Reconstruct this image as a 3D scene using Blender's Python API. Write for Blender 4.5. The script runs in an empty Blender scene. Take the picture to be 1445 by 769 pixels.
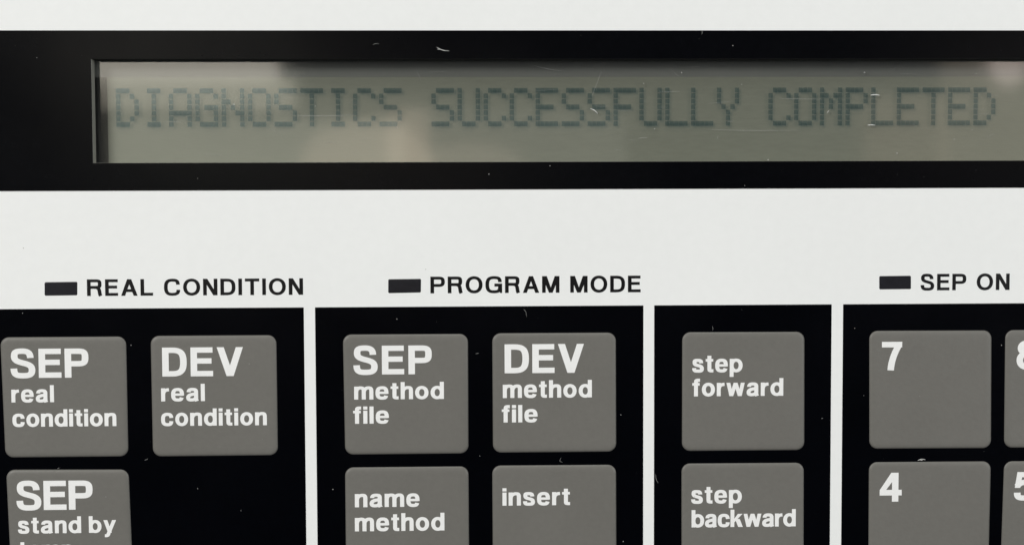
import bpy, bmesh, math, random
from mathutils import Vector, Matrix
from mathutils.geometry import delaunay_2d_cdt

# The whole place is measured in millimetres on the panel (x right, y up the panel, z out of it)
MM = 0.001
scene = bpy.context.scene
random.seed(4)

# ------------------------------------------------------------------ camera
CAM_LOC = (-5.994, 10.178, 199.651)
CAM_ROT = ((0.999538, 0.00511, -0.029971), (-0.00358, 0.998698, 0.05089), (0.030192, -0.05076, 0.998254))
cam_data = bpy.data.cameras.new('camera')
cam_data.sensor_fit = 'HORIZONTAL'
cam_data.sensor_width = 36.0
cam_data.lens = 36.0 * 2000.0 / 1445.0
cam_data.clip_start = 0.005
cam_data.clip_end = 20.0
cam = bpy.data.objects.new('camera', cam_data)
cam.matrix_world = Matrix.Translation(Vector(CAM_LOC) * MM) @ Matrix(CAM_ROT).to_4x4()
scene.collection.objects.link(cam)
scene.camera = cam

# ------------------------------------------------------------------ room light
world = bpy.data.worlds.new('World')
scene.world = world
world.use_nodes = True
bg = world.node_tree.nodes['Background']
bg.inputs['Color'].default_value = (0.70, 0.80, 1.0, 1)
bg.inputs['Strength'].default_value = 0.035

def lamp(name, loc, size, power, color, target=(0, 0, 0), shape='RECTANGLE', size_y=None):
    d = bpy.data.lights.new(name, 'AREA')
    d.shape = shape
    d.size = size * MM
    d.size_y = (size_y or size) * MM
    d.energy = power
    d.color = color
    o = bpy.data.objects.new(name, d)
    o.location = Vector(loc) * MM
    o.rotation_euler = (Vector(loc) - Vector(target)).to_track_quat('Z', 'Y').to_euler()
    scene.collection.objects.link(o)

# ceiling lamps: strong upper left, weaker above; the right one is an added fill
lamp('ceiling_lamp_near', (-960, 620, 1200), 560, 19.4, (1.0, 0.985, 0.95), shape='DISK')
lamp('fill_light_right', (1150, 250, 1150), 700, 9.8, (0.97, 0.99, 1.0), shape='DISK')
lamp('ceiling_lamp_above', (100, 1500, 950), 700, 10.0, (0.99, 1.0, 0.97), shape='DISK')
# lights added out of view to put pale reflection patches in the display glass
def mirrored(x0, x1, y0, y1, radiance, color, shape='RECTANGLE', z=1000):
    w, h = x1 - x0, y1 - y0
    k = math.pi / 4 if shape == 'ELLIPSE' else 1.0
    lamp('reflection_light', ((x0 + x1) / 2, (y0 + y1) / 2, z), w, radiance * math.pi * w * h * k * 1e-6, color,
         target=((x0 + x1) / 2, (y0 + y1) / 2, 0), shape=shape, size_y=h)
mirrored(-350, -165, 110, 190, 3.6, (1.0, 0.93, 0.79))
mirrored(-312, -150, 86, 112, 2.3, (1.0, 0.94, 0.76), z=985)
mirrored(-312, -60, 10, 80, 1.25, (1.0, 0.98, 0.80), z=1015)
mirrored(-60, 130, 10, 88, 0.45, (1.0, 0.98, 0.84), z=1020)
mirrored(-142, -38, 8, 76, 1.15, (1.0, 0.76, 0.56), 'ELLIPSE', z=960)
mirrored(-72, -38, 36, 84, 1.25, (1.0, 0.76, 0.56), z=950)
mirrored(-50, 40, 10, 58, 0.8, (1.0, 0.80, 0.62), 'ELLIPSE', z=970)
mirrored(396, 520, 25, 150, 0.65, (1.0, 0.84, 0.62))
mirrored(430, 464, 104, 150, 3.2, (1.0, 0.84, 0.76), 'ELLIPSE', z=980)
mirrored(328, 400, 22, 96, 0.5, (1.0, 0.74, 0.52), z=990)

scene.view_settings.view_transform = 'Standard'
scene.view_settings.look = 'None'
scene.view_settings.exposure = 0.0
scene.view_settings.gamma = 1.0
scene.view_settings.use_curve_mapping = False
scene.render.engine = 'CYCLES'
scene.cycles.max_bounces = 8
scene.cycles.transparent_max_bounces = 12

# ------------------------------------------------------------------ materials
def base_mat(name, color, rough, spec=0.5, mottle=0.0, mottle_scale=900.0, bump=0.0, bump_scale=2500.0,
             coat=0.0, coat_rough=0.1, stretch=(1, 1, 1), wear=0.0):
    m = bpy.data.materials.new(name)
    m.use_nodes = True
    nt = m.node_tree
    p = nt.nodes['Principled BSDF']
    p.inputs['Base Color'].default_value = (*color, 1)
    p.inputs['Roughness'].default_value = rough
    p.inputs['Specular IOR Level'].default_value = spec
    p.inputs['Coat Weight'].default_value = coat
    p.inputs['Coat Roughness'].default_value = coat_rough
    tc = nt.nodes.new('ShaderNodeTexCoord')
    mp = nt.nodes.new('ShaderNodeMapping')
    mp.inputs['Scale'].default_value = stretch
    nt.links.new(tc.outputs['Object'], mp.inputs['Vector'])
    if mottle:
        src = None
        for sc, k in ((mottle_scale, 1.0), (mottle_scale / 14.0, 0.8)):
            n = nt.nodes.new('ShaderNodeTexNoise')
            n.inputs['Scale'].default_value = sc
            n.inputs['Detail'].default_value = 4
            nt.links.new(mp.outputs['Vector'], n.inputs['Vector'])
            r = nt.nodes.new('ShaderNodeMapRange')
            r.inputs['From Min'].default_value = 0.25
            r.inputs['From Max'].default_value = 0.75
            r.inputs['To Min'].default_value = 1 - mottle * k
            r.inputs['To Max'].default_value = 1 + mottle * k
            nt.links.new(n.outputs['Fac'], r.inputs['Value'])
            mul = nt.nodes.new('ShaderNodeVectorMath')
            mul.operation = 'SCALE'
            if src is None:
                mul.inputs[0].default_value = color
            else:
                nt.links.new(src, mul.inputs[0])
            nt.links.new(r.outputs['Result'], mul.inputs['Scale'])
            src = mul.outputs['Vector']
        nt.links.new(src, p.inputs['Base Color'])
    if wear:
        n = nt.nodes.new('ShaderNodeTexNoise')
        n.inputs['Scale'].default_value = 60
        n.inputs['Detail'].default_value = 6
        nt.links.new(mp.outputs['Vector'], n.inputs['Vector'])
        r = nt.nodes.new('ShaderNodeMapRange')
        r.inputs['From Min'].default_value = 0.3
        r.inputs['From Max'].default_value = 0.7
        r.inputs['To Min'].default_value = rough - wear
        r.inputs['To Max'].default_value = rough + wear
        nt.links.new(n.outputs['Fac'], r.inputs['Value'])
        nt.links.new(r.outputs['Result'], p.inputs['Roughness'])
    if bump:
        n = nt.nodes.new('ShaderNodeTexNoise')
        n.inputs['Scale'].default_value = bump_scale
        n.inputs['Detail'].default_value = 3
        nt.links.new(mp.outputs['Vector'], n.inputs['Vector'])
        b = nt.nodes.new('ShaderNodeBump')
        b.inputs['Strength'].default_value = bump
        b.inputs['Distance'].default_value = 0.00003
        nt.links.new(n.outputs['Fac'], b.inputs['Height'])
        nt.links.new(b.outputs['Normal'], p.inputs['Normal'])
    return m

M_WHITE = base_mat('white_overlay', (0.822, 0.832, 0.822), 0.5, 0.3, mottle=0.012, mottle_scale=700, bump=0.25, wear=0.08)
M_BLACK = base_mat('black_overlay', (0.0007, 0.0009, 0.0018), 0.22, 0.12, mottle=0.15, bump=0.03, wear=0.04)
M_BAND = base_mat('black_display_border', (0.0020, 0.0022, 0.0030), 0.20, 0.10, mottle=0.15, bump=0.03, wear=0.04)
M_KEY = base_mat('grey_key_print', (0.150, 0.145, 0.132), 0.42, 0.3, mottle=0.035, mottle_scale=1500, bump=0.5, wear=0.06)
M_LETTER = base_mat('white_key_lettering', (0.84, 0.84, 0.83), 0.5, 0.3, mottle=0.02, mottle_scale=800)
M_INK = base_mat('black_ink', (0.003, 0.003, 0.0036), 0.4, 0.3)
M_LAMP = base_mat('smoked_indicator_window', (0.010, 0.010, 0.014), 0.3, 0.4, mottle=0.3, mottle_scale=1600)
M_EDGE = base_mat('grey_cut_edge', (0.30, 0.30, 0.26), 0.5, 0.3)
M_CAVITY = base_mat('dark_cavity', (0.02, 0.02, 0.02), 0.6, 0.2)
M_REFLECTOR = base_mat('display_reflector', (0.163, 0.168, 0.134), 0.45, 0.3, mottle=0.05, mottle_scale=1400, stretch=(0.35, 1.6, 1), bump=0.4)
M_DUST = base_mat('pale_dust', (0.42, 0.42, 0.40), 0.7, 0.2)
M_LINT = base_mat('white_lint', (0.70, 0.70, 0.68), 0.6, 0.2)

def thin_gloss(name, tint, rough, gain, haze=0.0, solid=None):
    m = bpy.data.materials.new(name)
    m.use_nodes = True
    nt = m.node_tree
    nt.nodes.remove(nt.nodes['Principled BSDF'])
    out = nt.nodes['Material Output']
    t = nt.nodes.new('ShaderNodeBsdfTransparent')
    t.inputs['Color'].default_value = (*tint, 1)
    if solid:
        t = nt.nodes.new('ShaderNodeBsdfDiffuse')
        t.inputs['Color'].default_value = (*solid, 1)
    g = nt.nodes.new('ShaderNodeBsdfGlossy')
    g.inputs['Roughness'].default_value = rough
    lw = nt.nodes.new('ShaderNodeLayerWeight')   # Schlick reflectance of a thin sheet, the same from both sides
    lw.inputs['Blend'].default_value = 0.5
    pw = nt.nodes.new('ShaderNodeMath')
    pw.operation = 'POWER'
    pw.inputs[1].default_value = 5.0
    nt.links.new(lw.outputs['Facing'], pw.inputs[0])
    k = nt.nodes.new('ShaderNodeMath')
    k.operation = 'MULTIPLY_ADD'
    k.use_clamp = True
    k.inputs[1].default_value = 0.9
    k.inputs[2].default_value = 0.04 * gain
    nt.links.new(pw.outputs[0], k.inputs[0])
    mix = nt.nodes.new('ShaderNodeMixShader')
    nt.links.new(k.outputs[0], mix.inputs['Fac'])
    nt.links.new(t.outputs[0], mix.inputs[1])
    nt.links.new(g.outputs[0], mix.inputs[2])
    last = mix
    if haze:
        d = nt.nodes.new('ShaderNodeBsdfDiffuse')
        d.inputs['Color'].default_value = (0.7, 0.7, 0.68, 1)
        mh = nt.nodes.new('ShaderNodeMixShader')
        mh.inputs['Fac'].default_value = haze
        nt.links.new(last.outputs[0], mh.inputs[1])
        nt.links.new(d.outputs[0], mh.inputs[2])
        last = mh
    nt.links.new(last.outputs[0], out.inputs['Surface'])
    return m

M_GLASS = thin_gloss('display_glass', (0.97, 0.98, 0.97), 0.06, 2.0)
M_DOT = thin_gloss('dark_display_dot', (0.55, 0.655, 0.71), 0.06, 1.1)
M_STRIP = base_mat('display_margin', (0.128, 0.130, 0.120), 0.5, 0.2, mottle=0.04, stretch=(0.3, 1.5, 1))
M_SCRATCH = thin_gloss('fine_scratch', (1, 1, 1), 0.3, 1.0, haze=0.22)

# ------------------------------------------------------------------ helpers
def link_mesh(name, verts, faces, mat, parent=None, smooth=False):
    me = bpy.data.meshes.new(name)
    me.from_pydata([tuple(c * MM for c in v) for v in verts], [], faces)
    me.validate()
    me.update()
    if smooth:
        for p in me.polygons:
            p.use_smooth = True
    me.materials.append(mat)
    o = bpy.data.objects.new(name, me)
    scene.collection.objects.link(o)
    if parent:
        o.parent = parent
    return o

def tag(o, label=None, category=None, group=None, kind=None):
    if label: o['label'] = label
    if category: o['category'] = category
    if group: o['group'] = group
    if kind: o['kind'] = kind
    return o

def empty(name, loc):
    o = bpy.data.objects.new(name, None)
    o.empty_display_size = 0.01
    o.location = Vector(loc) * MM
    scene.collection.objects.link(o)
    return o

def ring_plate(name, outer, inner, z0, z1, mat, parent=None):
    """rectangular plate (x0,x1,y0,y1) with a rectangular hole"""
    def rect(r, z): return [(r[0], r[2], z), (r[1], r[2], z), (r[1], r[3], z), (r[0], r[3], z)]
    v = rect(outer, z1) + rect(inner, z1) + rect(outer, z0) + rect(inner, z0)
    f = []
    for i in range(4):
        j = (i + 1) % 4
        f += [(i, j, 4 + j, 4 + i), (8 + j, 8 + i, 12 + i, 12 + j), (8 + i, 8 + j, j, i), (4 + i, 4 + j, 12 + j, 12 + i)]
    return link_mesh(name, v, f, mat, parent)

def box(name, x0, x1, y0, y1, z0, z1, mat, parent=None):
    v = [(x, y, z) for z in (z0, z1) for x, y in ((x0, y0), (x1, y0), (x1, y1), (x0, y1))]
    f = [(3, 2, 1, 0), (4, 5, 6, 7)] + [(i, (i + 1) % 4, 4 + (i + 1) % 4, 4 + i) for i in range(4)]
    return link_mesh(name, v, f, mat, parent)

def round_quad(c, r, inset, n=7):
    """outline of a four-cornered shape with rounded corners, moved inward by inset; c runs anticlockwise"""
    pts = [Vector(p) for p in c]
    out = []
    R = max(r - inset, 0.15)
    for i in range(4):
        p, a, b = pts[i], pts[i - 1], pts[(i + 1) % 4]
        d0 = (p - a).normalized(); d1 = (b - p).normalized()
        n0 = Vector((-d0.y, d0.x)); n1 = Vector((-d1.y, d1.x))
        q = p + (n0 + n1) * (inset + R)          # arc centre
        a0 = math.atan2(-n0.y, -n0.x); a1 = math.atan2(-n1.y, -n1.x)
        while a1 < a0: a1 += 2 * math.pi
        for k in range(n + 1):
            t = a0 + (a1 - a0) * k / n
            out.append((q.x + R * math.cos(t), q.y + R * math.sin(t)))
    return out

def pillow(name, corners, r, profile, mat, parent=None):
    """raised cap: profile is a list of (inset, z)"""
    c = [corners[3], corners[2], corners[1], corners[0]]
    v, f = [], []
    for ins, z in profile:
        ring = round_quad(c, r, ins)
        v += [(x, y, z) for x, y in ring]
    n = len(v) // len(profile)
    for k in range(len(profile) - 1):
        for i in range(n):
            j = (i + 1) % n
            f.append((k * n + i, k * n + j, (k + 1) * n + j, (k + 1) * n + i))
    f.append(tuple(range((len(profile) - 1) * n, len(profile) * n)))
    o = link_mesh(name, v, f, mat, parent)
    for p in o.data.polygons:
        p.use_smooth = len(p.vertices) == 4
    return o

# ------------------------------------------------------------------ lettering, drawn with a broad pen
def bez(p0, p1, p2, p3, n=10):
    out = []
    for i in range(1, n + 1):
        t = i / n; u = 1 - t
        out.append((u**3*p0[0] + 3*u*u*t*p1[0] + 3*u*t*t*p2[0] + t**3*p3[0],
                    u**3*p0[1] + 3*u*u*t*p1[1] + 3*u*t*t*p2[1] + t**3*p3[1]))
    return out

def path(start, *segs):
    pts = [start]
    for s in segs:
        if len(s) == 1: pts.append(s[0])
        else: pts += bez(pts[-1], *s)
    return pts

class Pen:
    """collects convex pieces; a = width of upright strokes, b = of level strokes"""
    def __init__(self, a, b): self.a, self.b, self.polys = a, b, []
    def rect(self, x0, y0, x1, y1): self.polys.append([(x0, y0), (x1, y0), (x1, y1), (x0, y1)])
    def poly(self, *p): self.polys.append(list(p))
    def diag(self, xt, xb, yt, yb, s, st=None):
        st = s if st is None else st
        self.polys.append([(xb, yb), (xb + s, yb), (xt + st, yt), (xt, yt)])
    def stroke(self, pts, closed=False):
        k = self.a / self.b
        P = [Vector((x, y * k)) for x, y in pts]
        if closed and (P[0] - P[-1]).length < 1e-6: P.pop()
        n = len(P); L = []; R = []
        for i in range(n):
            if closed: d0 = P[i] - P[i - 1]; d1 = P[(i + 1) % n] - P[i]
            else:
                d0 = P[i] - P[i - 1] if i else P[1] - P[0]
                d1 = P[i + 1] - P[i] if i < n - 1 else P[i] - P[i - 1]
            d0 = d0.normalized(); d1 = d1.normalized()
            n0 = Vector((-d0.y, d0.x)); n1 = Vector((-d1.y, d1.x))
            m = (n0 + n1); m = m / max(m.length_squared, 0.5) * 2 * self.a / 2
            q, w = P[i] + m, P[i] - m
            L.append((q.x, q.y / k)); R.append((w.x, w.y / k))
        for i in range(n if closed else n - 1):
            j = (i + 1) % n
            self.polys += [[R[i], R[j], L[j]], [R[i], L[j], L[i]]]
    def oval(self, x0, y0, x1, y1, k=0.60):
        a, b = self.a / 2, self.b / 2
        x0 += a; x1 -= a; y0 += b; y1 -= b
        cx, cy, rx, ry = (x0 + x1) / 2, (y0 + y1) / 2, (x1 - x0) / 2, (y1 - y0) / 2
        kx, ky = k * rx, k * ry
        self.stroke(path((cx, y1), ((cx - kx, y1), (x0, cy + ky), (x0, cy)), ((x0, cy - ky), (cx - kx, y0), (cx, y0)),
                         ((cx + kx, y0), (x1, cy - ky), (x1, cy)), ((x1, cy + ky), (cx + kx, y1), (cx, y1))), True)

X = 0.755    # x-height
O = 0.014    # overshoot of round letters
def ess(p, W, H):
    a, b = p.a / 2, p.b / 2
    t, z = H + O - b, -O + b
    p.stroke(path((W - .05 * H - a, .685 * H), ((W - .05 * H - a, .86 * H), (.70 * W, t), (.49 * W, t)),
                  ((.24 * W, t), (a + .02, .90 * H), (a + .02, .745 * H)),
                  ((a + .02, .60 * H), (.28 * W, .565 * H), (.50 * W, .515 * H)),
                  ((.74 * W, .465 * H), (W - a, .42 * H), (W - a, .275 * H)),
                  ((W - a, .10 * H), (.74 * W, z), (.51 * W, z)),
                  ((.25 * W, z), (a, .10 * H), (a, .325 * H))))

def glyph(ch, a, b, heavy):
    p = Pen(a, b); A, B = a / 2, b / 2
    t = 1 + O - B; z = -O + B
    W = 0.3
    if ch == 'E':
        W = .77 if heavy else .72
        p.rect(0, 0, a, 1); p.rect(0, 0, W, b); p.rect(0, 1 - b, W - .01, 1); p.rect(0, .53 - B, W - .05, .53 + B)
    elif ch == 'L':
        W = .70; p.rect(0, 0, a, 1); p.rect(0, 0, W, b)
    elif ch == 'T':
        W = .80; p.rect(0, 1 - b, W, 1); p.rect(W / 2 - A, 0, W / 2 + A, 1)
    elif ch == 'I':
        W = a; p.rect(0, 0, a, 1)
    elif ch in 'PR':
        W = .81 if ch == 'P' else .84
        lo = .385 if ch == 'P' else .43
        p.rect(0, 0, a, 1)
        m = (1 - B + lo + B) / 2
        xr = W - A - (.03 if ch == 'R' else 0)
        p.stroke(path((A, 1 - B), ((W * .55, 1 - B),), ((W * .82, 1 - B), (xr, m + .17), (xr, m)),
                      ((xr, m - .17), (W * .82, lo + B), (W * .55, lo + B)), ((A, lo + B),)))
        if ch == 'R':
            p.stroke(path((.45 * W, lo + B), ((.80 * W, lo + B), (xr - .04, .40), (xr - .01, .22)),
                          ((xr + .005, .10), (xr + .01, .06), (W - A + .02, 0))))
    elif ch == 'D':
        W = .84
        p.rect(0, 0, a, 1)
        p.stroke(path((A, 1 - B), ((W * .42, 1 - B),), ((W * .78, 1 - B), (W - A, .78), (W - A, .5)),
                      ((W - A, .22), (W * .78, B), (W * .42, B)), ((A, B),)))
    elif ch == 'O':
        W = .98 if heavy else .95
        p.oval(0, -O, W, 1 + O)
    elif ch in 'CG':
        W = .90 if ch == 'C' else .94
        e = .655
        end = ((W * .82, z), (W - A, .16), (W - A, .345)) if ch == 'C' else ((W * .82, z), (W - A - .02, .16), (W - A - .02, .40))
        p.stroke(path((W - A - .02, e), ((W - A - .02, .86), (W * .80, t), (W * .52, t)),
                      ((W * .2, t), (A, .80), (A, .5)), ((A, .20), (W * .2, z), (W * .50, z)), end))
        if ch == 'G':
            p.rect(W * .54, .39, W, .39 + b); p.rect(W - .62 * a, 0, W, .39 + B)
    elif ch == 'N':
        W = .80; s = a * 1.15
        p.rect(0, 0, a, 1); p.rect(W - a, 0, W, 1); p.diag(0, W - s, 1, 0, s)
    elif ch == 'M':
        W = .98; s = a * 1.3
        p.rect(0, 0, a, 1); p.rect(W - a, 0, W, 1)
        p.diag(0, W / 2 - .5 * a, 1, 0, a, s); p.diag(W - s, W / 2 - .5 * a, 1, 0, a, s)
    elif ch == 'A':
        W = .92; s = a * 1.08
        p.diag(W / 2 - .56 * a, 0, 1, 0, s, s); p.diag(W / 2 + .56 * a - s, W - s, 1, 0, s, s)
        p.rect(W * .22, .225, W * .78, .225 + b)
    elif ch == 'V':
        W = .90; s = a * 1.08
        p.diag(0, W / 2 - .54 * a, 1, 0, s); p.diag(W - s, W / 2 + .54 * a - s, 1, 0, s)
    elif ch == 'S':
        W = .84 if heavy else .79; ess(p, W, 1)
    elif ch == 's':
        W = .66; ess(p, W, X)
    elif ch == '7':
        W = .70
        p.rect(0, 1 - b * 1.05, W, 1)
        p.stroke(path((W - A * .95, 1 - b * .6), ((.50, .74), (.33, .40), (.31, 0))))
    elif ch == '8':
        W = .73
        p.oval(.035, .47, W - .035, 1 + O, .58); p.oval(0, -O, W, .47 + b, .58)
    elif ch == '4':
        W = .77; x = .43
        p.rect(x, 0, x + a, 1); p.rect(0, .215, W, .215 + b * 1.05)
        p.poly((0, .215), (a * .5, .26), (x + a * .4, .80), (x + a * .4, 1), (x - .03, 1), (0, .40))
    elif ch == '5':
        W = .73
        p.rect(.11, 1 - b, W - .06, 1); p.poly((.025, .44), (.21, .44), (.30, 1), (.11, 1))
        p.stroke(path((.11, .50), ((.22, .70), (W - A, .70), (W - A, .33)), ((W - A, .12), (.54, z), (.36, z)),
                      ((.16, z), (A, .10), (A, .27))))
    elif ch == 'l':
        W = a; p.rect(0, 0, a, 1)
    elif ch == 'i':
        W = a; p.rect(0, 0, a, X); p.rect(0, 1 - b, a, 1)
    elif ch in 'nh':
        W = .68
        p.rect(0, 0, a, X if ch == 'n' else 1)
        u = X + O - B
        p.stroke(path((A, .40), ((A, .60), (.26, u), (.40, u)), ((.53, u), (W - A, .66), (W - A, .47)), ((W - A, 0),)))
    elif ch == 'm':
        W = 1.06; u = X + O - B; c = W / 2
        p.rect(0, 0, a, X)
        p.stroke(path((A, .40), ((A, .60), (.22, u), (.335, u)), ((.46, u), (c, .66), (c, .47)), ((c, 0),)))
        p.stroke(path((c, .40), ((c, .60), (c + .14, u), (c + .25, u)), ((c + .37, u), (W - A, .66), (W - A, .47)), ((W - A, 0),)))
    elif ch == 'r':
        W = .44
        p.rect(0, 0, a, X)
        p.stroke(path((A, .36), ((A, .56), (.20, X - B + .005), (W, X - B + .005))))
    elif ch == 'o':
        W = .74; p.oval(0, -O, W, X + O)
    elif ch == 'c':
        W = .70; u = X + O - B; e = X * .62
        p.stroke(path((W - A, e), ((W - A - .01, .62), (.53, u), (.37, u)), ((.16, u), (A, .58), (A, X / 2)),
                      ((A, .17), (.16, z), (.37, z)), ((.54, z), (W - A - .01, .12), (W - A, X - e - .01))))
    elif ch == 'e':
        W = .72; u = X + O - B; m = .325
        p.stroke(path((W - A, m), ((W - A, .62), (.54, u), (.37, u)), ((.16, u), (A, .58), (A, X / 2)),
                      ((A, .17), (.16, z), (.37, z)), ((.52, z), (W - A - .06, .09), (W - A - .02, .215))))
        p.rect(A, m - b * .05, W - A * .6, m + b * .72)
    elif ch == 'a':
        W = .70; u = X + O - B; xs = W - A - .035
        p.stroke(path((A + .03, .52), ((A + .03, .63), (.20, u), (.35, u)), ((.50, u), (xs, .66), (xs, .52)), ((xs, .10),), ((W - A + .01, 0),)))
        p.stroke(path((xs, .435), ((.50, .395), (A, .42), (A, .215)), ((A, .09), (.18, z), (.28, z)), ((.42, z), (xs, .10), (xs, .28))))
    elif ch in 'dbp':
        W = .735
        p.oval(0, -O, W, X + O)
        if ch == 'd': p.rect(W - a, 0, W, 1)
        elif ch == 'b': p.rect(0, 0, a, 1)
        else: p.rect(0, -.27, a, X)
    elif ch == 't':
        W = .44; x = .10
        p.rect(x, .17, x + a, .94); p.rect(0, X - b * .82, W - .01, X)
        p.stroke(path((x + A, .20), ((x + A, .08), (x + A + .02, B - .005), (W, B - .005))))
    elif ch == 'f':
        W = .44; x = .10
        p.rect(x, 0, x + a, .80); p.rect(0, X - b * .82, W - .02, X)
        p.stroke(path((x + A, .76), ((x + A, .94), (x + A + .04, 1 - B), (W, 1 - B))))
    elif ch == 'w':
        W = 1.04; s = a * .98
        q = W * .5
        p.diag(0, W * .27 - s / 2, X, 0, s); p.diag(q - s / 2, W * .27 - s / 2, X, 0, s)
        p.diag(q - s / 2, W * .73 - s / 2, X, 0, s); p.diag(W - s, W * .73 - s / 2, X, 0, s)
    elif ch == 'y':
        W = .74; s = a * 1.02
        p.diag(0, W * .5 - s * .5, X, 0, s); p.diag(W - s, W * .34 - s / 2, X, -.14, s)
        p.stroke(path((W * .40, -.02), ((W * .34, -.20), (.22, -.27 + B), (.07, -.27 + B))))
    elif ch == 'k':
        W = .72; s = a * 1.2
        p.rect(0, 0, a, 1)
        p.poly((a * .8, .22), (W - .02, X), (W - .02 - s, X), (a * .8, .42))
        p.diag(.27, W - s, .46, 0, s)
    return p.polys, W

def fill(polys, z):
    """union of overlapping pieces as one clean flat mesh"""
    V, F = [], []
    for pl in polys:
        area = sum(pl[i - 1][0] * pl[i][1] - pl[i][0] * pl[i - 1][1] for i in range(len(pl)))
        if abs(area) < 1e-9: continue
        if area < 0: pl = pl[::-1]
        F.append(list(range(len(V), len(V) + len(pl))))
        V += [Vector(q) for q in pl]
    v, e, f, ov, oe, of = delaunay_2d_cdt(V, [], F, 0, 1e-5)
    keep = [tri for tri, src in zip(f, of) if src]
    return [(q.x, q.y, z) for q in v], keep

STYLE = {'B': (.225, .185, .085, True), 'b': (.225, .180, .085, True), 'M': (.205, .175, .16, False)}
def lettering(name, line, z, mat, parent):
    text, st, x0, x1, y0, h = line
    a, b, gap, heavy = STYLE[st]
    gl = [(c,) + tuple(glyph(c, a, b, heavy)) if c != ' ' else (' ', [], .22 if st == 'b' else .28) for c in text]
    want = (x1 - x0) / h
    nat = sum(g[2] for g in gl)
    n = max(len(gl) - 1, 1)
    g_ = (want - nat) / n if len(gl) > 1 else 0
    g_ = min(max(g_, .045), .115 if st == 'b' else .165)
    sx = want / (nat + g_ * (len(gl) - 1))
    verts, faces, x = [], [], 0.0
    for c, polys, W in gl:
        if polys:
            v, f = fill(polys, z)
            k = len(verts)
            verts += [(x0 + (x + q[0]) * sx * h, y0 + q[1] * h, z) for q in v]
            faces += [tuple(i + k for i in t) for t in f]
        x += W + g_
    return link_mesh(name, verts, faces, mat, parent)

# ------------------------------------------------------------------ measured sizes and positions (mm)
KEYS = {
  'a1': ('SEP real condition', [(-71.6, -8.75), (-54.22, -8.73), (-54.18, -25.58), (-71.28, -25.61)], [('SEP', 'B', -70.25, -59.42, -14.4, 4.09), ('real', 'b', -70.22, -64.31, -17.83, 2.39), ('condition', 'b', -70.15, -55.69, -21.27, 2.43)]),
  'a2': ('DEV real condition', [(-50.73, -8.67), (-33.24, -8.67), (-33.21, -25.6), (-50.68, -25.63)], [('DEV', 'B', -49.17, -37.88, -14.34, 4.07), ('real', 'b', -49.39, -43.28, -17.84, 2.44), ('condition', 'b', -49.45, -34.65, -21.32, 2.43)]),
  'a3': ('SEP stand by temp', [(-71.17, -27.42), (-54.16, -27.48), (-53.81, -44.58), (-70.79, -44.48)], [('SEP', 'B', -69.83, -59.19, -33.06, 4.13), ('stand by', 'b', -69.7, -55.98, -36.37, 2.37), ('temp', 'b', -69.65, -61.88, -39.88, 2.42)]),
  'b1': ('SEP method file', [(-23.83, -8.66), (-6.29, -8.67), (-6.3, -25.59), (-23.68, -25.62)], [('SEP', 'B', -22.42, -11.38, -14.27, 4.07), ('method', 'b', -22.35, -9.7, -17.8, 2.43), ('file', 'b', -22.52, -17.48, -21.23, 2.44)]),
  'b2': ('DEV method file', [(-2.79, -8.61), (14.66, -8.62), (14.71, -25.51), (-2.76, -25.52)], [('DEV', 'B', -1.1, 10.14, -14.23, 4.1), ('method', 'b', -1.37, 11.26, -17.74, 2.49), ('file', 'b', -1.53, 3.55, -21.22, 2.47)]),
  'b3': ('name method', [(-23.71, -27.5), (-6.31, -27.5), (-6.28, -44.64), (-23.7, -44.63)], [('name', 'b', -22.39, -13.23, -33.12, 2.5), ('method', 'b', -22.42, -9.73, -36.56, 2.54)]),
  'b4': ('insert', [(-2.87, -27.43), (14.69, -27.46), (14.75, -44.48), (-2.84, -44.47)], [('insert', 'b', -1.48, 8.14, -33.1, 2.49)]),
  'c1': ('step forward', [(24.17, -8.63), (41.57, -8.67), (41.65, -25.53), (24.17, -25.52)], [('step', 'b', 25.54, 32.73, -14.3, 2.51), ('forward', 'b', 25.55, 38.57, -17.72, 2.52)]),
  'c2': ('step backward', [(24.12, -27.39), (41.61, -27.42), (41.68, -44.48), (24.16, -44.48)], [('step', 'b', 25.45, 32.71, -33.08, 2.53), ('backward', 'b', 25.51, 40.48, -36.5, 2.49)]),
  'd1': ('7', [(50.94, -8.62), (68.47, -8.64), (68.6, -25.48), (51.08, -25.45)], [('7', 'B', 52.67, 55.58, -14.21, 4.07)]),
  'd2': ('8', [(70.52, -8.63), (88.1, -8.67), (88.21, -25.55), (70.56, -25.46)], [('8', 'B', 72.09, 75.14, -14.22, 4.12)]),
  'd3': ('4', [(51.06, -27.44), (68.62, -27.48), (68.47, -44.49), (51.1, -44.39)], [('4', 'B', 52.55, 55.73, -33.08, 4.16)]),
  'd4': ('5', [(70.6, -27.47), (88.24, -27.52), (88.04, -44.61), (70.29, -44.51)], [('5', 'B', 71.99, 75.12, -33.06, 4.07)]),
}
LEGENDS = [('REAL CONDITION', [(-65.37, -1.02), (-60.82, -0.99), (-60.85, -2.88), (-65.39, -2.91)], ('REAL CONDITION', 'M', -59.5, -29.39, -2.98, 2.32)), ('PROGRAM MODE', [(-17.44, -0.86), (-12.82, -0.83), (-12.85, -2.76), (-17.45, -2.82)], ('PROGRAM MODE', 'M', -11.51, 18.21, -2.88, 2.35)), ('SEP ON', [(52.26, -0.78), (56.82, -0.75), (56.84, -2.65), (52.28, -2.68)], ('SEP ON', 'M', 58.21, 71.02, -2.85, 2.34))]
BAND_TOP, BAND_BOT = 33.85, 11.68
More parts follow.
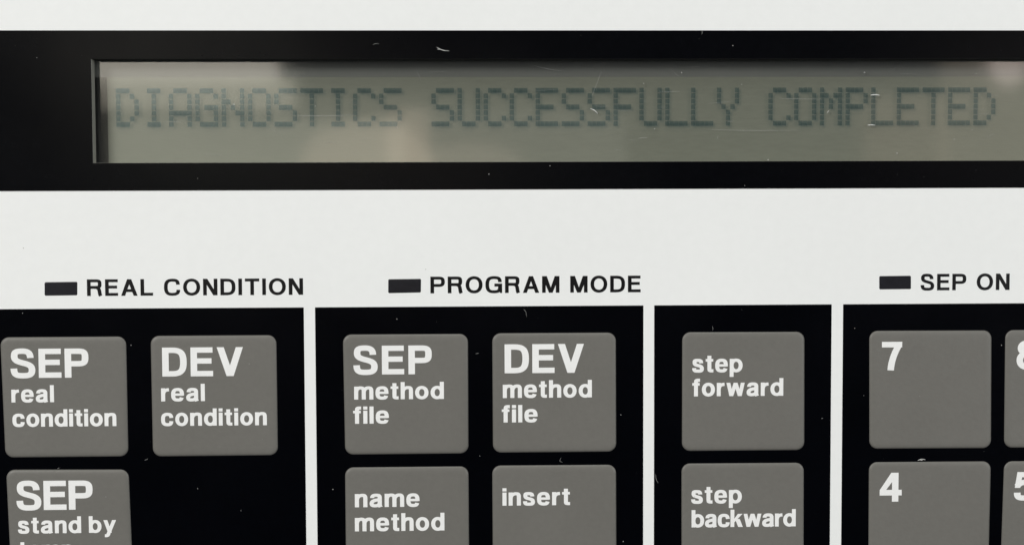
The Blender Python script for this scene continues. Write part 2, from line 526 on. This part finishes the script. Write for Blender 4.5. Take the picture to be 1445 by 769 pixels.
LINT = [[(1.63, -5.17), (1.93, -5.58), (2.03, -6.28)], [(26.66, 34.0), (26.86, 33.6), (26.76, 33.31)], [(58.07, -27.25), (58.58, -27.05), (59.2, -27.15)], [(28.41, -7.75), (28.51, -8.06), (28.46, -8.36)], [(-19.33, 31.84), (-18.93, 32.03), (-18.44, 31.98)], [(6.91, -26.32), (6.71, -26.83), (7.11, -27.03)], [(20.37, -28.79), (20.47, -29.6), (20.77, -30.11)], [(-64.11, -27.28), (-63.81, -27.14)], [(-51.91, -26.19), (-51.41, -25.99)], [(-5.2, -11.46), (-4.7, -11.37)]]
LINT_GLASS = [[(11.37, 23.06), (11.88, 22.86), (12.28, 22.46)], [(51.16, 20.68), (51.57, 20.72), (51.98, 20.67)], [(45.13, 22.4), (45.43, 22.8)], [(66.41, 27.96), (66.72, 28.01)], [(50.38, 28.13), (50.58, 28.18)]]
SCRATCH = [[(2.13, 29.87), (3.43, 29.17), (5.44, 28.67), (7.25, 28.42)], [(11.48, 29.06), (12.99, 29.46), (14.2, 29.96)], [(18.04, 18.88), (19.56, 19.03)], [(30.8, 21.22), (31.81, 21.32)], [(-49.02, 21.27), (-45.85, 21.47)], [(-31.33, 22.24), (-26.14, 22.13), (-22.15, 22.32)], [(28.16, 20.12), (34.26, 19.96), (41.38, 19.99)], [(38.4, 24.47), (44.4, 24.37)], [(29.59, 19.21), (29.39, 18.81)], [(21.06, 25.45), (24.1, 25.5)]]
SPECKS = [(-65.8, 30.1), (-44.52, -30.29), (15.76, -38.49), (48.8, -8.18), (50.21, -17.84), (15.4, -20.3), (-43.88, 13.36), (5.39, 14.95), (-68.49, -5.36), (-4.67, -26.01), (-68.2, 3.76), (-12.13, 0.51), (31.17, 31.72), (-53.52, -9.93), (-37.03, -12.65), (69.96, -10.76), (32.97, 12.12), (-3.19, 13.83), (-71.57, -20.9), (25.96, -32.1), (-57.35, -31.28), (-38.49, -33.49), (-25.47, -30.58), (-16.27, -6.47), (44.22, -21.05)]
SPECKS_GLASS = [(18.87, 26.64), (20.43, 20.22), (50.48, 28.16), (55.29, 16.68), (66.11, 19.94), (36.72, 15.77), (63.56, 18.63), (32.9, 26.49), (-16.17, 20.51), (-27.63, 23.52), (-39.06, 23.74), (24.29, 28.15)]

# ------------------------------------------------------------------ control panel
WIN = (-58.35, 94.5, 15.52, 29.93)          # display opening x0, x1, y0, y1
panel = empty('control_panel', (0, 0, -2.0))
tag(panel, 'white instrument control panel with black display border and black legends above the keys', 'control panel')
def on_panel(o):
    o.parent = panel
    o.matrix_parent_inverse = Matrix.Translation((0, 0, 2.0 * MM))
    return o
on_panel(ring_plate('faceplate', (-100, 122, -62, 56), WIN, -1.6, 0.0, M_WHITE))
border = on_panel(ring_plate('display_border', (-92, 114, BAND_BOT, BAND_TOP), (WIN[0] + .002, WIN[1] - .002, WIN[2] + .002, WIN[3] - .002), 0.02, 0.05, M_BAND))
border['label'] = 'black printed border around the display opening'
on_panel(ring_plate('opening_wall', (WIN[0] + .003, WIN[1] - .003, WIN[2] + .003, WIN[3] - .003),
                    (WIN[0] + .03, WIN[1] - .03, WIN[2] + .012, WIN[3] - .03), -1.55, -0.02, M_CAVITY))
on_panel(box('opening_edge', WIN[0] + .031, WIN[0] + .06, WIN[2] + .014, WIN[3] - .04, -1.5, -0.015, M_EDGE))
on_panel(box('opening_edge', WIN[0] + .07, WIN[1] - .05, WIN[2] + .013, WIN[2] + .03, -1.5, -0.2, M_EDGE))
for name, quad, line in LEGENDS:
    w = on_panel(pillow('indicator_window', quad, 0.18, [(0, 0.004), (0.03, 0.035), (0.10, 0.05)], M_LAMP))
    w['label'] = 'dark indicator window before ' + name
    l = on_panel(lettering('legend_lettering', line, 0.02, M_INK, None))
    l['label'] = 'black lettering ' + name

# ------------------------------------------------------------------ display
ZG, ZR = -2.2, -2.68                         # front glass, reflector behind it
lcd = empty('liquid_crystal_display', (-58, 22, -3.0))
tag(lcd, 'dim green dot matrix display reading DIAGNOSTICS SUCCESSFULLY COMPLETED inside the black border', 'display')
def on_lcd(o):
    o.parent = lcd
    o.matrix_parent_inverse = Matrix.Translation(-lcd.location)
    return o
on_lcd(box('reflector', -56.85, 97.0, 12.5, 32.5, ZR - .6, ZR, M_REFLECTOR))
on_lcd(link_mesh('glass_pane', [(-61.4, 12.6, ZG), (96.9, 12.6, ZG), (96.9, 32.4, ZG), (-61.4, 32.4, ZG)], [(0, 1, 2, 3)], M_GLASS))
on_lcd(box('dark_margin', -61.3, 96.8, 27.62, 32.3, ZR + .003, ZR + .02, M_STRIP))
on_lcd(ring_plate('housing', (-66, 101, 8, 36.5), (-62, 97.5, 12, 33), -4.2, -1.7, M_CAVITY))
on_lcd(box('back_board', -66, 101, 8, 36.5, -4.6, -4.3, M_CAVITY))

DOTS = {
 'D': '11100 10010 10001 10001 10001 10010 11100', 'I': '01110 00100 00100 00100 00100 00100 01110',
 'A': '01110 10001 10001 10001 11111 10001 10001', 'G': '01110 10001 10000 10111 10001 10001 01111',
 'N': '10001 10001 11001 10101 10011 10001 10001', 'O': '01110 10001 10001 10001 10001 10001 01110',
 'S': '01111 10000 10000 01110 00001 00001 11110', 'T': '11111 00100 00100 00100 00100 00100 00100',
 'C': '01110 10001 10000 10000 10000 10001 01110', 'U': '10001 10001 10001 10001 10001 10001 01110',
 'E': '11111 10000 10000 11110 10000 10000 11111', 'F': '11111 10000 10000 11110 10000 10000 10000',
 'L': '10000 10000 10000 10000 10000 10000 11111', 'Y': '10001 10001 10001 01010 00100 00100 00100',
 'M': '10001 11011 10101 10101 10001 10001 10001', 'P': '11110 10001 10001 11110 10000 10000 10000'}
PITCH, DX, DY, DW, DH = 3.692, 0.643, 0.785, 0.615, 0.69
X0, Y0 = -55.57, 26.04
cache = {}
for i, ch in enumerate('DIAGNOSTICS SUCCESSFULLY COMPLETED'):
    if ch == ' ':
        continue
    if ch not in cache:
        v, f = [], []
        for r, row in enumerate(DOTS[ch].split()):
            for c, bit in enumerate(row):
                if bit == '1':
                    x, y = c * DX, -r * DY
                    k = len(v)
                    v += [(x, y - DH, 0), (x + DW, y - DH, 0), (x + DW, y, 0), (x, y, 0)]
                    f.append((k, k + 1, k + 2, k + 3))
        o = link_mesh('display_character', v, f, M_DOT)
        cache[ch] = o
    else:
        o = cache[ch].copy()
        scene.collection.objects.link(o)
    o.location = Vector((X0 + i * PITCH, Y0, ZG + .012)) * MM
    o['label'] = 'dark dot matrix letter ' + ch
    on_lcd(o)

# ------------------------------------------------------------------ keypads
KEY_PROFILE = [(-0.03, 0.03), (0.04, 0.12), (0.14, 0.175), (0.32, 0.218), (0.6, 0.236), (1.0, 0.24)]
PADS = [
 ('a', (-96.0, -29.33), 'black keypad with three grey keys, below REAL CONDITION'),
 ('b', (-27.74, 18.60), 'black keypad with four grey keys, below PROGRAM MODE'),
 ('c', (20.15, 45.47), 'narrow black keypad with the step forward and step backward keys'),
 ('d', (47.12, 116.0), 'black numeric keypad with keys 7, 8, 4 and 5, below SEP ON'),
]
for code, (x0, x1), label in PADS:
    pad = empty('keypad', ((x0 + x1) / 2, -30, 0))
    tag(pad, label, 'keypad', 'black keypads set side by side in the control panel')
    inv = Matrix.Translation(-pad.location)
    s = box('backing_sheet', x0, x1, -58, -4.76, 0.004, 0.03, M_BLACK, pad)
    s.matrix_parent_inverse = inv
    for k, (kname, quad, lines) in KEYS.items():
        if k[0] != code:
            continue
        key = pillow('key', quad, 1.15, KEY_PROFILE, M_KEY, pad)
        key.matrix_parent_inverse = inv
        key['label'] = 'grey key reading ' + kname
        for ln in lines:
            t = lettering('key_lettering', ln, 0.255, M_LETTER, key)
            t['label'] = 'white lettering ' + ln[0]

# ------------------------------------------------------------------ dust, lint, scratches
def ribbon(pts, w, z, lift=0.0):
    """thin tapering five-sided hair along pts"""
    P = [Vector((p[0], p[1], z)) for p in pts]
    fine = []
    for i in range(len(P) - 1):
        for k in range(4):
            t = k / 4
            a = P[i - 1] if i else P[i]; d = P[i + 2] if i + 2 < len(P) else P[i + 1]
            b, c = P[i], P[i + 1]
            fine.append(0.5 * ((2 * b) + (c - a) * t + (2 * a - 5 * b + 4 * c - d) * t * t + (3 * b - a - 3 * c + d) * t ** 3))
    fine.append(P[-1])
    v, f = [], []
    n = len(fine)
    for i, q in enumerate(fine):
        d = (fine[min(i + 1, n - 1)] - fine[max(i - 1, 0)]).normalized()
        s = Vector((-d.y, d.x, 0))
        u = i / (n - 1)
        r = w * (0.35 + 0.65 * math.sin(math.pi * u)) * (0.8 + 0.4 * random.random())
        h = r + lift * math.sin(math.pi * u)
        for k in range(5):
            an = 2 * math.pi * k / 5
            c = q + s * (r * math.cos(an)) + Vector((0, 0, h + r * math.sin(an)))
            v.append(tuple(c))
    for i in range(n - 1):
        for k in range(5):
            f.append((i * 5 + k, i * 5 + (k + 1) % 5, i * 5 + 5 + (k + 1) % 5, i * 5 + 5 + k))
    f += [tuple(range(5))[::-1], tuple(range((n - 1) * 5, n * 5))]
    return v, f

def merge(parts):
    V, F = [], []
    for v, f in parts:
        k = len(V)
        V += v
        F += [tuple(i + k for i in t) for t in f]
    return V, F

ZB = 0.05
o = link_mesh('lint_fibre', *merge([ribbon([(-10.44, 31.54), (-9.85, 31.2), (-9.3, 31.05), (-8.66, 31.02)], .045, ZB, .05),
                                    ribbon([(-10.34, 31.22), (-10.0, 31.24), (-9.7, 31.18)], .035, ZB)]), M_LINT)
tag(o, 'forked pale lint fibre on the black border above the word SUCCESSFULLY', 'lint', 'lint fibres lying on the panel')
o = link_mesh('lint_fibre', *merge([ribbon([(51.0, 20.68), (51.57, 20.72), (52.1, 20.67)], .06, ZG + .03)]), M_LINT)
tag(o, 'short pale lint fibre at the foot of the letter L in COMPLETED', 'lint', 'lint fibres lying on the panel')
o = link_mesh('lint_fibre', *merge([ribbon([(51.35, 24.93), (52.0, 24.99), (52.7, 24.93)], .075, ZG + .03, .12)]), M_LINT)
tag(o, 'bright white lint fibre crossing the letter L in COMPLETED', 'lint', 'lint fibres lying on the panel')
o = link_mesh('lint_fibre', *merge([ribbon([(58.07, -27.22), (58.58, -27.03), (59.2, -27.12)], .05, 0.03, .05), ribbon([(58.3, -27.1), (58.6, -27.2), (58.8, -27.14)], .04, 0.03)]), M_LINT)
tag(o, 'pale lint fibre on the black gap above key 4', 'lint', 'lint fibres lying on the panel')
o = link_mesh('lint_fibre', *merge([ribbon([(11.3, 23.1), (11.88, 22.82), (12.35, 22.36)], .06, ZG + .03, .1)]), M_LINT)
tag(o, 'slanting white lint fibre on the last S of SUCCESSFULLY', 'lint', 'lint fibres lying on the panel')

def speck(x, y, z, r):
    v, f = [], []
    n = 6
    rr = [r * random.uniform(.6, 1.3) for _ in range(n)]
    for k in range(n):
        an = 2 * math.pi * k / n
        v.append((x + rr[k] * math.cos(an), y + rr[k] * math.sin(an), z))
    for k in range(n):
        an = 2 * math.pi * k / n
        v.append((x + .6 * rr[k] * math.cos(an), y + .6 * rr[k] * math.sin(an), z + r * .6))
    for k in range(n):
        f.append((k, (k + 1) % n, n + (k + 1) % n, n + k))
    f.append(tuple(range(n, 2 * n)))
    return v, f

def height_at(x, y):
    if WIN[0] < x < WIN[1] and WIN[2] < y < WIN[3]: return ZG + .03
    if BAND_BOT < y < BAND_TOP: return ZB
    for k, (n, q, l) in KEYS.items():
        xs = [c[0] for c in q]; ys = [c[1] for c in q]
        if min(xs) + 1 < x < max(xs) - 1 and min(ys) + 1 < y < max(ys) - 1: return .256
        if min(xs) - .1 < x < max(xs) + .1 and min(ys) - .1 < y < max(ys) + .1: return None
    if y < -4.8: return .03
    return 0.0
parts = []
for (x, y) in SPECKS:
    h = height_at(x, y)
    if h is not None: parts.append(speck(x, y, h, random.uniform(.05, .085)))
for (x, y) in SPECKS_GLASS:
    parts.append(speck(x, y, ZG + .03, random.uniform(.06, .12)))
for _ in range(90):
    x, y = random.uniform(-74, 76), random.uniform(-42, 42)
    h = height_at(x, y)
    if h is not None: parts.append(speck(x, y, h, random.uniform(.012, .025)))
for pts in LINT[:1] + LINT[1:2] + LINT[3:]:
    parts.append(ribbon(pts, .017, height_at(*pts[0]) or .05))
for pts in LINT_GLASS[2:]:
    parts.append(ribbon(pts, .05, ZG + .03))
o = link_mesh('dust_specks', *merge(parts), M_DUST)
tag(o, 'tiny pale dust specks scattered over the panel, keys and display', 'dust', kind='stuff')

parts = []
for pts in SCRATCH:
    parts.append(ribbon(pts, .022, ZG + .03))
for _ in range(34):
    x, y = random.uniform(-50, 72), random.uniform(16, 29)
    l = random.uniform(.5, 4)
    a = random.gauss(0, .06) if random.random() < .75 else random.uniform(-1.5, 1.5)
    parts.append(ribbon([(x, y), (x + l * .5 * math.cos(a), y + l * .5 * math.sin(a) + random.gauss(0, .03)), (x + l * math.cos(a), y + l * math.sin(a))], .011, ZG + .03))
o = link_mesh('scratches', *merge(parts), M_SCRATCH)
tag(o, kind='stuff')
on_lcd(o)
